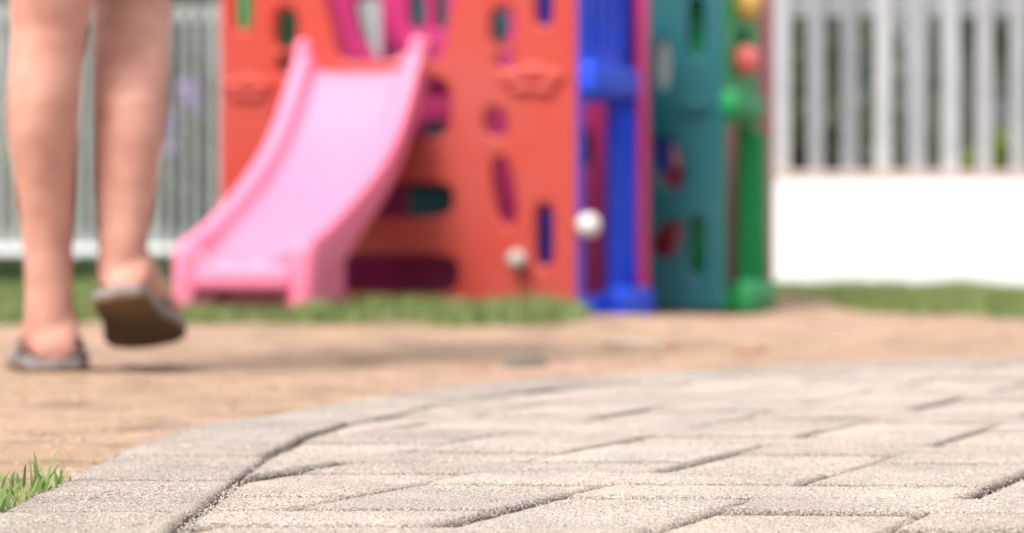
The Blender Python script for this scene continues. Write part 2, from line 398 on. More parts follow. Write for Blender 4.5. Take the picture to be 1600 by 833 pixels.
# ------------------------------------------------------------------ low white wall and picket fences
def fence_run(A, B, z0, wall_h, wall_t, z_top, spacing, pw, pd, mp, label, wlabel, posts=(), coping=False, rail_h=.05, wmat='masonry'):
    A, B = Vector(A), Vector(B); d = (B-A); L = d.length; d.normalize(); rz = math.atan2(d.y, d.x); mid = (A+B)/2
    wl = empty('low_wall', (mid.x, mid.y, z0)); tag(wl, wlabel, 'wall')
    bm = bmesh.new(); box(bm, (mid.x, mid.y, z0 + wall_h/2 - .15), (L, wall_t, wall_h + .3), rz, .008); from_bm('wall_body', bm, M[wmat], wl)
    zt = z0 + wall_h
    if coping:
        bm = bmesh.new(); box(bm, (mid.x, mid.y, zt + .009), (L + .02, wall_t + .012, .024), rz, .004); from_bm('coping', bm, M['coping'], wl); zt += .019
    f = empty('picket_fence', (mid.x, mid.y, zt)); tag(f, label, 'fence')
    nn = Vector((d.y, -d.x)); front = nn if nn.y < 0 else -nn
    n_ = int(L/spacing)
    for i in range(n_ + 1):
        c = A + d*(i*spacing); isp = any(abs((c-Vector(p)).length) < spacing*.5 for p in posts)
        bm = bmesh.new(); ww = pw*(1.05 if isp else 1); hh = z_top + (.04 if isp else 0)
        box(bm, (c.x, c.y, (zt + hh)/2), (ww, pd*(1.6 if isp else 1), hh - zt), rz + random.uniform(-.05, .05), .004, random.uniform(-.004, .004))
        from_bm('post' if isp else 'picket', bm, M['post'] if isp else mp, f)
    for zz in (z_top - .06, zt + .05 if not coping else None):
        if zz is None: continue
        bm = bmesh.new(); c = mid - front*(pd*.5 + .012); box(bm, (c.x, c.y, zz), (L, .022, rail_h), rz, .003); from_bm('rail', bm, mp, f)
DR = 10.0; SP = 52.6/FPX*DR
x0 = (1222-HX)/FPX*DR - SP*15
fence_run((x0, DR), (x0 + SP*46, DR), -.01, .444, .14, 1.17, SP, .060, .02, M['picket'],
          'pale grey picket fence on the white wall at right', 'low bright white wall right of the play cubes', posts=[(x0 + SP*20, DR)], coping=True, rail_h=.09)
DL = 14.0; SL = 20.4/FPX*DL
fence_run((-4.3, DL), (-4.3 + SL*56, DL), .067, .092, .10, 1.50, SL, .034, .02, M['picket_far'],
          'thin grey picket fence seen behind the walking legs', 'low pale kerb wall behind the legs, far left', rail_h=.08)
# return run joining both, hidden behind the climber from the front
fence_run((x0 - .08, DR + .2), (x0 - .08, DL - .2), -.01, .30, .12, 1.3, .2, .05, .02, M['picket_far'],
          'side run of picket fence hidden behind the red play cube', 'side run of low wall hidden behind the red play cube')

# ------------------------------------------------------------------ vegetation beyond
def leaves(name, pts, size, mt, parent=None, kind=None, tonef=None):
    pts = np.asarray(pts); n_ = len(pts)
    a = rng.normal(size=(n_, 3)); a /= np.linalg.norm(a, axis=1)[:, None]
    b = np.cross(a, rng.normal(size=(n_, 3))); b /= np.linalg.norm(b, axis=1)[:, None]
    s = size * rng.uniform(.6, 1.3, (n_, 1))
    v = np.stack([pts - a*s, pts + b*s*.45, pts + a*s, pts - b*s*.45], 1).reshape(-1, 3)
    me = bpy.data.meshes.new(name); me.vertices.add(len(v)); me.vertices.foreach_set('co', v.ravel().astype(np.float32))
    me.loops.add(n_*4); me.loops.foreach_set('vertex_index', np.arange(n_*4, dtype=np.int32))
    me.polygons.add(n_); me.polygons.foreach_set('loop_start', np.arange(0, n_*4, 4, dtype=np.int32)); me.polygons.foreach_set('loop_total', np.full(n_, 4, np.int32))
    me.update(); t = np.repeat(rng.uniform(0, 1, n_), 4); me.attributes.new('tone', 'FLOAT', 'POINT').data.foreach_set('value', t.astype(np.float32))
    o = link(name, me, mt, parent)
    if kind: o['kind'] = kind
    return o
def shrub(x, y, h, r, mt, label, n_=5000, lsize=.035, bloom=None, group=None, z0=0.0, name='shrub'):
    t = empty(name, (x, y, z0)); tag(t, label, name.replace('_', ' '), group)
    bm = bmesh.new()
    for k in range(5):
        a = random.uniform(0, 6.28); cyl(bm, (x + .04*math.cos(a), y + .04*math.sin(a), z0 - .05), (x + r*.5*math.cos(a), y + r*.5*math.sin(a), z0 + h*.7), .03, 8, .012)
    from_bm('trunk', bm, M['bark'], t)
    cl = [(x + random.gauss(0, r*.45), y + random.gauss(0, r*.4), z0 + random.uniform(.12, .92)*h, random.uniform(.25, .5)*r) for _ in range(26)]
    P = []
    for _ in range(n_):
        c = random.choice(cl); d = Vector((random.gauss(0, 1), random.gauss(0, 1), random.gauss(0, 1))).normalized()*c[3]*random.uniform(.5, 1.05); P.append((c[0]+d.x, c[1]+d.y, max(z0 + .02, c[2]+d.z)))
    leaves('crown', P, lsize, mt, t)
    for fl in (bloom or []): leaves('flower_cluster', fl, .05, M['bloom'], t)
    return t
gl = 'shrubs growing beyond the picket fences'
shrub(1.45, 12.2, 1.9, .55, M['leaf'], 'tall grey-green shrub behind the fence, just right of the play cubes', group=gl)
shrub(2.35, 13.4, 2.0, .55, M['leaf'], 'sparse grey-green shrub behind the fence, near the white post', 3500, group=gl)
shrub(2.05, 10.75, .62, .26, M['lime'], 'small lime-green bush behind the fence, right of the white post', 2600, .03, group=gl)
bl = [[tuple(at(300 + random.gauss(0, 9), 152 + random.gauss(0, 10), 15.4 + random.uniform(-.1, .1))) for _ in range(40)], [tuple(at(268 + random.gauss(0, 6), 195 + random.gauss(0, 14), 15.4)) for _ in range(18)]]
shrub(-2.3, 16.3, 2.1, .75, M['leaf'], 'tall shrub with purple flowers behind the thin fence', 6000, .05, bl, gl)
shrub(-3.2, 16.9, 2.0, .8, M['leaf'], 'broad shrub behind the thin fence, between and left of the legs', 6000, .05, None, gl)
shrub(-3.15, 14.9, .75, .3, M['lime'], 'low lime-green bush behind the thin fence, far left', 2500, .045, None, gl)
# grey building far behind both fences
bd = empty('grey_building', (1, 27, 0)); tag(bd, 'plain grey building standing far behind the fences', 'building')
bm = bmesh.new(); box(bm, (1, 29, 2.2), (26, 4, 4.6)); from_bm('wall', bm, M['grey_wall'], bd)
bm = bmesh.new(); box(bm, (1, 29, 4.6), (26.6, 4.6, .22)); from_bm('roof', bm, M['picket_far'], bd)
for wx in (-9, -6, -1, 3.5, 7, 11):
    bm = bmesh.new(); box(bm, (wx, 26.99, 2.3), (1.3, .08, 1.3)); wn = from_bm('window', bm, M['post'], bd)
    bm = bmesh.new(); box(bm, (wx, 26.94, 2.3), (1.1, .04, 1.1)); from_bm('pane', bm, mat('window_glass', (.05, .06, .07), .1), wn)
# pale poles just behind the right fence
for px, wd, lb in ((1420, .018, 'slim pale pole left of a second one behind the right fence'), (1441, .022, 'slim pale pole right of a second one behind the right fence')):
    p = at(px, 300, 10.6); bm = bmesh.new(); cyl(bm, (p.x, p.y, -.05), (p.x, p.y, 1.9), wd, 16); ball(bm, (p.x, p.y, 1.9), (wd*1.3, wd*1.3, wd*1.3)); tag(from_bm('metal_pole', bm, M['post'], smooth=True), lb, 'pole', 'poles behind the right fence')

# ------------------------------------------------------------------ grass
def blades(name, pts, h, wd, mt, label, cat='grass', lean=.5, tones=None):
    pts = np.asarray(pts, float); n_ = len(pts); h = np.asarray(h).reshape(-1, 1) * rng.uniform(.55, 1.25, (n_, 1))
    az = rng.uniform(0, 2*np.pi, n_); d = np.stack([np.cos(az), np.sin(az), np.zeros(n_)], 1)
    fa = rng.uniform(0, 2*np.pi, n_); s = np.stack([np.cos(fa), np.sin(fa), np.zeros(n_)], 1) * wd * rng.uniform(.6, 1.2, (n_, 1))
    ln = rng.uniform(.1, 1, (n_, 1)) * lean; up = np.array([[0, 0, 1.]])
    m1 = pts + up*h*.5 + d*h*ln*.28; m2 = pts + up*h*.85 + d*h*ln*.65; tp = pts + up*h*1.0 + d*h*ln
    v = np.stack([pts - s, pts + s, m1 - s*.85, m1 + s*.85, m2 - s*.5, m2 + s*.5, tp], 1).reshape(-1, 3)
    base = (np.arange(n_)*7)[:, None]
    q = (base + np.array([[0, 1, 3, 2, 2, 3, 5, 4, 4, 5, 6]])).astype(np.int32)
    me = bpy.data.meshes.new(name); me.vertices.add(len(v)); me.vertices.foreach_set('co', v.ravel().astype(np.float32))
    me.loops.add(n_*11); me.loops.foreach_set('vertex_index', q.ravel())
    me.polygons.add(n_*3)
    st = (np.arange(n_)*11)[:, None] + np.array([[0, 4, 8]]); me.polygons.foreach_set('loop_start', st.ravel().astype(np.int32))
    me.polygons.foreach_set('loop_total', np.tile([4, 4, 3], n_).astype(np.int32)); me.update(); me.validate()
    t = rng.uniform(0, 1, n_)**1.2 if tones is None else tones
    me.attributes.new('tone', 'FLOAT', 'POINT').data.foreach_set('value', np.repeat(t, 7).astype(np.float32))
    o = link(name, me, mt); tag(o, label, cat, None, 'stuff'); return o
P, H = [], []
while len(P) < 52000:
    x, y = random.uniform(-1.9, 1.9), random.uniform(5.0, 9.9)
    if abs(x) > .235*y + .15: continue
    mk = lawn_mask(x, y)
    cl_ = noise.noise(Vector((x*6, y*4, 9)))
    if random.random() < mk * max(.06, .62 + 1.3*cl_) * (1 if y < 7.6 else .55):
        P.append((x, y, gz(x, y) - .003)); H.append((.032 + .034*max(-.6, cl_)) * (.55 + .45*mk) * (1 if x < .3 else 1.0))
blades('lawn_grass', P, H, .0021, M['lawn'], 'short green grass around the slide and along the white wall', lean=.8)
P, H = [], []
for _ in range(16000):
    x, y = random.uniform(-5.5, .2), random.uniform(10.8, 13.9)
    if abs(x) > .27*y: continue
    P.append((x, y, gz(x, y) - .005)); H.append(.055 + .02*noise.noise(Vector((x*2, y*2, 0))))
blades('ground_cover', P, H, .012, M['dark_leaf'], 'dark green ground cover at the foot of the far fence', 'ground cover', lean=.9)
# sharp tuft at the lower left corner
P, H = [], []
for _ in range(230):
    y = 1.50 + abs(random.gauss(0, .13)) ; y = min(y, 1.87)
    t = (y - 1.5)/.37
    x = -.317 - abs(random.gauss(0, .022 + .012*t)) + .006*random.random()
    P.append((x, y, -.008)); H.append(.010 + .010*random.random())
for px, py, hh in ((62, 757, .031), (72, 762, .024), (84, 763, .022), (30, 765, .021), (18, 770, .016), (90, 757, .014), (48, 770, .018), (8, 775, .017), (58, 765, .020), (38, 775, .017), (104, 752, .010), (76, 768, .017)):
    D = CZ*FPX/(py-HY)
    for k in range(4): P.append(((px + random.uniform(-8, 8) - HX)*D/FPX, D + random.uniform(-.02, .02), -.006)); H.append(hh*random.uniform(.75, 1.05))
tn = rng.uniform(0, .85, len(P)); tn[rng.uniform(0, 1, len(P)) < .16] = 1.0
blades('grass_tuft', P, H, .0017, M['tuft'], 'fresh green grass tuft at the corner of the edging', lean=.75, tones=tn)

# ------------------------------------------------------------------ grains, grit, stones
def grains(name, pts, size, mt, label, jit=.5):
    pts = np.asarray(pts); n_ = len(pts); o8 = np.array([[1, 0, 0], [-1, 0, 0], [0, 1, 0], [0, -1, 0], [0, 0, 1], [0, 0, -1.]])
    s = (size * rng.uniform(.5, 1.5, (n_, 1, 1))) * rng.uniform(.6, 1.2, (n_, 6, 1))
    a = rng.uniform(0, 6.28, n_); c_, s_ = np.cos(a), np.sin(a); Rm = np.zeros((n_, 3, 3)); Rm[:, 0, 0] = c_; Rm[:, 0, 1] = -s_; Rm[:, 1, 0] = s_; Rm[:, 1, 1] = c_; Rm[:, 2, 2] = .7
    v = (pts[:, None, :] + np.einsum('nij,kj->nki', Rm, o8)*s).reshape(-1, 3)
    f = np.array([[0, 2, 4], [2, 1, 4], [1, 3, 4], [3, 0, 4], [2, 0, 5], [1, 2, 5], [3, 1, 5], [0, 3, 5]])
    q = ((np.arange(n_)*6)[:, None, None] + f).reshape(-1).astype(np.int32)
    me = bpy.data.meshes.new(name); me.vertices.add(len(v)); me.vertices.foreach_set('co', v.ravel().astype(np.float32))
    me.loops.add(len(q)); me.loops.foreach_set('vertex_index', q); me.polygons.add(len(q)//3)
    me.polygons.foreach_set('loop_start', np.arange(0, len(q), 3, dtype=np.int32)); me.polygons.foreach_set('loop_total', np.full(len(q)//3, 3, np.int32)); me.update()
    me.attributes.new('tone', 'FLOAT', 'POINT').data.foreach_set('value', np.repeat(rng.uniform(0, 1, n_), 6).astype(np.float32))
    tag(link(name, me, mt), label, None, None, 'stuff')['category'] = 'sand'
m = mat('sand_grains', (.5, .4, .3), .8); N, L, P_ = nodes(m); a = N.new('ShaderNodeAttribute'); a.attribute_name = 'tone'
r = ramp(m, a.outputs['Fac'], [(0, (.12, .10, .08)), (.12, (.34, .29, .24)), (.5, (.50, .44, .38)), (.8, (.58, .52, .46)), (.92, (.42, .22, .11)), (1, (.62, .59, .56))]); r.color_ramp.interpolation = 'LINEAR'
setcol(m, r.outputs[0]); M['grain'] = m
P = []
while len(P) < 30000:
    y = 1.38 + 1.0*random.random()**1.5; x = random.uniform(-.32, .24*y)
    if abs(x) > .215*y: continue
    P.append((x, y, TOP + random.uniform(-.0007, .0012)))
grains('sand_grains', P, .00055, M['grain'], 'fine loose sand grains scattered over the paving')
P = []
def joint_pts(n_):
    for _ in range(n_):
        if random.random() < .5: p = UA*(A0 + GA*random.randint(-4, 10) + random.gauss(0, .002)) + VB*random.uniform(1.4, 2.5)
        else: p = VB*(B0 + GB*random.randint(-1, 8) + random.gauss(0, .002)) + UA*random.uniform(-1.2, .4)
        if p.x > -.19 and abs(p.x) < .22*p.y and p.y > 1.36: P.append((p.x, p.y, random.uniform(-.0075, -.0045)))
    for _ in range(n_//4): P.append((-.192 + random.gauss(0, .0022), random.uniform(1.38, 2.1), random.uniform(-.0075, -.0035)))
joint_pts(5000)
grains('joint_grit', P, .0011, M['grain'], 'coarse grit lying in the joints of the paving')
P = []
for _ in range(230):
    y = random.uniform(1.4, 2.3); x = random.uniform(-.3, .21*y); P.append((x, y, TOP + .0008))
grains('scattered_grit', P, .0012, M['grain'], 'small crumbs of grit lying on top of the paving')
P = []
for _ in range(9000):
    y = random.uniform(1.7, 5.6); x = random.uniform(-.23*y, .23*y)
    if inside_path(x, y): continue
    P.append((x, y, gz(x, y) - .0005))
m = mat('earth_crumbs', (.4, .27, .18), .95); N, L, P_ = nodes(m); a = N.new('ShaderNodeAttribute'); a.attribute_name = 'tone'
setcol(m, ramp(m, a.outputs['Fac'], [(0, (.2, .13, .09)), (.5, (.42, .28, .19)), (1, (.48, .34, .25))]).outputs[0]); M['crumb'] = m
grains('earth_crumbs', P, .0028, M['crumb'], 'crumbs of dry earth lying on the bare ground')
P = []
for _ in range(420):
    y = random.uniform(2.2, 6.2); x = random.uniform(-.23*y, .23*y)
    if not inside_path(x - .02, y): P.append((x, y, gz(x, y)))
grains('pebbles', P, .0042, M['crumb'], 'small pebbles and clods scattered on the bare ground')
def stone(px, py, wpx, hpx, mt, name, label, cat='stone', seed=0):
    D = CZ*FPX/(py-HY); p = at(px, py, D); k = D/FPX; bm = bmesh.new(); rx, rzz = wpx*k/2, hpx*k/2
    vs = ball(bm, (p.x, p.y, gz(p.x, p.y) + rzz*.25), (rx, rx*.7, rzz), u=24, v=14)
    for v in vs:
        f = 1 + .7*noise.noise(v.co*34 + Vector((seed, 0, 0))); c = Vector((p.x, p.y, gz(p.x, p.y) + rzz*.25)); v.co = c + (v.co - c)*f
    tag(from_bm(name, bm, mt, smooth=True), label, cat)
stone(815, 562, 66, 26, M['stone'], 'stone', 'dark grey stone lying on the earth beyond the paving', seed=1)
stone(990, 538, 92, 14, M['stone_pale'], 'stone', 'flat pale stone half buried in the earth', seed=5)
stone(1046, 546, 26, 22, M['clay'], 'clay_lump', 'small reddish clay lump beside the flat pale stone', 'clay lump', 8)
stone(1175, 550, 50, 18, M['clay'], 'clay_lump', 'wide brownish clay lump on the earth below the green panel', 'clay lump', 11)
stone(735, 565, 44, 12, M['clay'], 'clay_lump', 'low red-brown clay lump left of the dark grey stone', 'clay lump', 14)
stone(143, 714, 13, 10, M['clay'], 'clay_lump', 'tiny dark brown clod beside the edging near the grass tuft', 'clay lump', 17)

# ------------------------------------------------------------------ play cubes
TH = .048
class Panel:
    """vertical plate between two ground points; shapes are given on its outer face"""
    def __init__(s, A, B, z0, h):
        s.A, s.B, s.z0, s.h = Vector(A), Vector(B), z0, h; s.d = (s.B-s.A); s.W = s.d.length; s.d.normalize()
    def uv(s, px, py):
        # ray (px) meets the plate's ground line
        t = (px-HX)/FPX  # x = t*y
        den = s.d.x - t*s.d.y; u = (t*s.A.y - s.A.x)/den; D = s.A.y + s.d.y*u
        return u, CZ - (py-HY)*D/FPX - s.z0
    def world(s, u, v, off=0.0):
        n_ = s.normal(); return Vector((s.A.x + s.d.x*u, s.A.y + s.d.y*u, s.z0 + v)) + n_*off
    def normal(s):  # outer side = to the right of A->B, i.e. (dy, -dx)
        return Vector((s.d.y, -s.d.x, 0))
    def build(s, name, holes, mt, parent, label=None, top='arch', outline=None):
        bev = .011; W, H = s.W, s.h
        if outline is None:
            outline = [(0, 0), (W, 0), (W, H*.9)]
            outline += [(W*(.5 + .5*math.cos(a)), H*.9 + H*.1*math.sin(a)) for a in [math.pi*k/16 for k in range(1, 16)]] + [(0, H*.9)]
            outline = [tuple(p) for p in resample_round([Vector(p) for p in outline], .012)]
        def area(l): return sum(l[k][0]*l[(k+1) % len(l)][1] - l[(k+1) % len(l)][0]*l[k][1] for k in range(len(l)))/2
        def clean(l):
            o = []
            for p in l:
                p = Vector(p[:2])
                if not o or (p-o[-1]).length > .0015: o.append(p)
            if (o[0]-o[-1]).length < .0015: o.pop()
            return o
        loops = []
        for k, l in enumerate([outline] + list(holes)):
            l = clean(l)
            if (area(l) > 0) != (k == 0): l.reverse()      # outline counter-clockwise, holes clockwise
            loops.append(l)
        def grow(l, d):                                     # move into the plate's material
            o = []
            for k in range(len(l)):
                t = (l[(k+1) % len(l)] - l[k-1]).normalized(); o.append(l[k] + Vector((-t.y, t.x))*d)
            return o
        bm = bmesh.new(); layers = [(bev*(1-math.cos(R(a))), TH/2 - bev + bev*math.sin(R(a))) for a in (0, 30, 60, 90)]
        X = Vector((s.d.x, s.d.y, 0)); n_ = s.normal(); c = s.world(0, 0, -TH/2)
        def V3(p, z): return bm.verts.new(c + X*p[0] + Vector((0, 0, p[1])) + n_*z)
        caps = {}
        inner = []
        for l in loops:
            rings = [[V3(p, -z) for p in grow(l, d)] for d, z in reversed(layers)] + [[V3(p, z) for p in grow(l, d)] for d, z in layers]
            for a, b in zip(rings, rings[1:]):
                for k in range(len(a)): bm.faces.new((a[k], a[(k+1) % len(a)], b[(k+1) % len(a)], b[k]))
            inner.append((grow(l, bev), rings[0], rings[-1]))
        from mathutils.geometry import delaunay_2d_cdt
        co, eds, back, front = [], [], [], []
        for pl, r0, r1 in inner:
            b0 = len(co); co += pl; back += r0; front += r1; eds += [(b0+k, b0+(k+1) % len(pl)) for k in range(len(pl))]
        vv, ee, ff, ov, oe, of = delaunay_2d_cdt(co, eds, [], 0, 1e-6)
        def ins(p, l):
            r = False
            for k in range(len(l)):
                a, b = l[k], l[(k+1) % len(l)]
                if (a.y > p.y) != (b.y > p.y) and p.x < a.x + (b.x-a.x)*(p.y-a.y)/(b.y-a.y): r = not r
            return r
        for f in ff:
            p = sum((Vector(vv[k]) for k in f), Vector((0, 0)))/len(f)
            if not ins(p, inner[0][0]) or any(ins(p, q[0]) for q in inner[1:]): continue
            ids = [ov[k][0] if ov[k] else None for k in f]
            if None in ids: continue
            for sidev in (front, back):
                try: bm.faces.new([sidev[k] for k in ids])
                except ValueError: pass
        bmesh.ops.remove_doubles(bm, verts=bm.verts, dist=1e-5)
        r_ = from_bm(name, bm, mt, parent)
        for p in r_.data.polygons: p.use_smooth = abs(p.normal.dot(n_)) < .98
        if label: r_['label'] = label
        return r_
    def slot(s, cx, cy, w_, h_, tilt=0, e=2.6, n_=28):
        """rounded hole; centre and size read in photo pixels"""
        out = []
        for k in range(n_):
            a = 2*math.pi*k/n_; ca, sa = math.cos(a), math.sin(a)
            x = w_/2*abs(ca)**(2/e)*(1 if ca > 0 else -1); y = h_/2*abs(sa)**(2/e)*(1 if sa > 0 else -1)
            c_, s_ = math.cos(R(tilt)), math.sin(R(tilt)); out.append(s.uv(cx + x*c_ - y*s_, cy + x*s_ + y*c_))
        return out
    def poly(s, pts, r=.02):
        return [tuple(p) for p in resample_round([Vector(s.uv(*p)) for p in pts], r)]
def relief(pan, px, py, wpx, mt, parent):
    """embossed wavy moulding on a plate"""
    u, v = pan.uv(px, py); bm = bmesh.new(); s = wpx*6.9/FPX
    for k, (dx, dz, r1, r2) in enumerate(((-.5, .15, .32, .22), (0, .3, .4, .25), (.5, .15, .32, .22), (-.25, -.25, .35, .16), (.28, -.28, .35, .16))):
        c = pan.world(u + dx*s*.5, v + dz*s*.35, 0); ball(bm, c, (s*r1*.55, .014, s*r2*.5), Matrix.Rotation(math.atan2(pan.d.y, pan.d.x), 4, 'Z'), 18, 10)
    from_bm('embossed_relief', bm, mt, parent, True)
def ballpart(name, p, r, mt, parent, label=None):
    bm = bmesh.new(); cyl(bm, p, Vector(p) + Vector((-r*.35, r*1.6, -r*.1)), r*.5); ball(bm, p, (r, r, r), u=28, v=18); o = from_bm(name, bm, mt, parent, True)
    if label: o['label'] = label

P0, P1 = (-.802, 6.95), (.173, 6.65); P2 = (.356, 7.04); P3 = (-.619, 7.34)
cl = empty('play_climber', (-.25, 6.95, 0)); tag(cl, 'red plastic climbing cube with a pink slide on its front', 'climber')
Z0 = -.004
fr = Panel(P0, P1, Z0 - .008, 1.06)
holes = [
    fr.slot(380, -8, 27, 112, 0, 4), fr.slot(849, -13, 27, 108, 0, 4),
    fr.slot(446, 45, 36, 66, 0), fr.slot(785, 42, 40, 62, 0), fr.slot(447, 101, 26, 30), fr.slot(789, 90, 26, 34),
    fr.slot(447, 192, 34, 44, 0), fr.slot(774, 191, 36, 44, 0), fr.slot(438, 300, 34, 106, 8), fr.slot(787, 299, 32, 108, -8),
    fr.slot(380, 368, 26, 98, 0, 4), fr.slot(850, 368, 27, 98, 0, 4),
    fr.poly([(492, -60), (520, 45), (528, 96), (690, 96), (700, 45), (720, -60)], .03),
    fr.slot(618, 168, 172, 98, 0, 4), fr.slot(612, 313, 190, 54, 0, 4), fr.slot(618, 430, 196, 62, 0, 4)]
f_o = fr.build('front_panel', holes, M['red'], cl, 'red front panel with ladder openings and hand holes')
relief(fr, 388, 140, 105, M['red'], f_o); relief(fr, 832, 128, 125, M['red'], f_o)
sd_ = Panel(P1, P2, Z0 - .022, 1.04)
sd_o = sd_.build('side_panel', [sd_.poly([(914, 160), (970, 160), (970, 458), (914, 464)], .02), sd_.slot(926, 40, 9, 90, 0, 4), sd_.slot(944, 40, 9, 90, 0, 4), sd_.slot(962, 40, 9, 90, 0, 4)], M['blue'], cl, 'blue side panel with a doorway')
bm = bmesh.new(); c = sd_.world(*sd_.uv(945, 127), .012); rz = math.atan2(sd_.d.y, sd_.d.x); box(bm, c, (.33, .05, .085), rz, .014); from_bm('lintel', bm, M['blue'], sd_o, True)
bm = bmesh.new(); c = sd_.world(*sd_.uv(986, 300), .008); box(bm, c, (.06, .04, .5), rz, .014); from_bm('door_jamb', bm, M['blue'], sd_o, True)
bm = bmesh.new(); c = sd_.world(.3, .03, .02); box(bm, c, (.24, .07, .10), rz, .025); from_bm('foot_block', bm, M['blue'], sd_o, True)
bk = Panel(P2, P3, Z0 - .02, 1.04)   # outer side faces away, mirrored walk
holes = [bk.poly([(560, 2), (600, -4), (622, 60), (640, 98), (600, 100), (572, 60)], .02), bk.slot(660, 20, 26, 60), bk.slot(697, 20, 18, 60), bk.slot(676, 313, 58, 46, 0, 4),
         bk.slot(688, 204, 34, 22), bk.slot(782, 40, 40, 60), bk.slot(917, 235, 26, 62), bk.slot(846, 368, 30, 60), bk.slot(450, 45, 34, 60)]
b_o = bk.build('back_panel', holes, M['magenta'], cl, 'magenta back panel with rounded openings')
lf = Panel((P3[0]+.06, P3[1]-.03), (P0[0]+.06, P0[1]+.045), Z0 - .005, 1.0)
lf.build('side_panel', [[(.12 + .09*math.cos(a), .3 + .16*math.sin(a)) for a in [2*math.pi*k/20 for k in range(20)]]], M['green'], cl, 'green side panel at the left of the cube')
# corner column at the end of the blue side
bm = bmesh.new(); p = at(1004, 300, 6.98); box(bm, (p.x, p.y, .49), (.034, .08, 1.04), R(-8), .014); from_bm('corner_post', bm, M['magenta'], cl, True)['label'] = 'magenta corner post'
bm = bmesh.new(); p = at(850, 300, 6.82); cyl(bm, (p.x, p.y, -.01), (p.x, p.y, .93), .034, 20); from_bm('inner_post', bm, M['blue'], cl, True)['label'] = 'blue post inside the cube'
bm = bmesh.new(); p = at(380, 300, 7.10); cyl(bm, (p.x, p.y, -.01), (p.x, p.y, .93), .034, 20); from_bm('inner_post', bm, M['green'], cl, True)['label'] = 'green post inside the cube'
# standing deck inside
bm = bmesh.new(); mid = (Vector(P0)+Vector(P1)+Vector(P2)+Vector(P3))/4; box(bm, (mid.x - .15, mid.y + .02, .60), (.40, .26, .04), math.atan2(fr.d.y, fr.d.x), .01); from_bm('deck', bm, M['magenta'], cl)
bm = bmesh.new(); box(bm, at(682, 313, 6.92), (.15, .04, .13), 0, .012); from_bm('teal_stand_in', bm, M['teal'], cl, True)['label'] = 'added teal block seen through the ladder opening, standing in for the shaded teal panel'  # added plate in place of the teal panel behind, too shaded to show
ballpart('corner_knob', at(920, 352, 6.62), .031, M['white_pl'], cl, 'round white knob at the corner')
ballpart('panel_knob', at(808, 406, 6.67), .026, M['grey_pl'], cl, 'round greyish white knob on the red panel')

# slide ------------------------------------------------------------
sl = empty('slide', (-.5, 6.4, 0)); sl.parent = cl; sl.matrix_parent_inverse = Matrix.Translation(cl.location).inverted()
bm = bmesh.new()
T0, T1_ = Vector((-.398, 6.86)), Vector((-.629, 6.0)); dirn = (T1_-T0); SL_ = dirn.length; dirn.normalize(); across = Vector((-dirn.y, dirn.x))  # across: to viewer's right
if across.x < 0: across = -across
prof = [(-.06, .640, .060, .06), (0, .640, .066, .06), (.05, .628, .072, .065), (.1, .580, .066, .06), (.18, .497, .058, .055), (.28, .410, .052, .05), (.4, .340, .05, .05), (.52, .287, .048, .055), (.64, .243, .045, .065),
        (.75, .205, .044, .09), (.84, .170, .048, .085), (.91, .142, .056, .08), (.96, .127, .058, .075), (1.0, .120, .060, .07), (1.035, .108, .050, .06)]
hw = .185
def section(t, zb, rail, skirt):
    wv = hw*(1.0 - .06*sstep(.3, .9, t)) 
    lip = .03
    pts = [(-wv, -skirt), (-wv, rail*.8), (-wv + .010, rail), (-wv + .040, rail), (-wv + .053, rail*.75), (-wv + .060, .012), (-wv + .076, 0), (0, -.004),
           (wv - .076, 0), (wv - .060, .012), (wv - .053, rail*.75), (wv - .040, rail), (wv - .010, rail), (wv, rail*.8), (wv, -skirt), (wv - .012, -skirt), (wv - .018, -.02), (0, -.024), (-wv + .018, -.02), (-wv + .012, -skirt)]
    c = T0 + dirn*(SL_*t)
    return [bm.verts.new((c.x + across.x*a, c.y + across.y*a, zb + b)) for a, b in pts]
prev = None
rings = [section(*p) for p in prof]
for a, b in zip(rings, rings[1:]):
    for k in range(len(a)): bm.faces.new((a[k], a[(k+1) % len(a)], b[(k+1) % len(a)], b[k]))
bm.faces.new(rings[0]); bm.faces.new(rings[-1][::-1])
tmp = from_bm('slide_chute', bm, M['pink']); md = tmp.modifiers.new('s', 'SUBSURF'); md.levels = md.render_levels = 2
bpy.context.view_layer.update(); me = bake(tmp); link('chute', me, M['pink'], sl, True)
rzs = math.atan2(across.y, across.x)
def sp(t, a, z): c = T0 + dirn*(SL_*t) + across*a; return (c.x, c.y, z)
for sgn in (-1, 1):
    bm = bmesh.new(); box(bm, sp(1.0, sgn*.146, .080), (.064, .075, .180), rzs, .026); from_bm('leg', bm, M['pink'], sl, True)
bm = bmesh.new(); box(bm, sp(1.02, 0, .084), (.25, .04, .062), rzs, .018); box(bm, sp(.93, 0, .045), (.29, .02, .09), rzs, .008); box(bm, sp(.98, -.11, .045), (.05, .02, .09), rzs, .01); box(bm, sp(.98, .11, .045), (.05, .02, .09), rzs, .01); from_bm('front_lip', bm, M['pink'], sl, True)
for sgn in (-1, 1):
    bm = bmesh.new(); box(bm, sp(.86, sgn*.162, .055), (.012, .22, .13), rzs, .006); from_bm('skirt', bm, M['pink'], sl, True)
for sgn, px, py in ((-1, 505, 75), (1, 672, 75)):   # rounded shoulders hooking on the front panel
    bm = bmesh.new(); c = sp(.0, sgn*.163, .672); box(bm, c, (.050, .12, .100), rzs, .024); from_bm('shoulder', bm, M['pink'], sl, True)

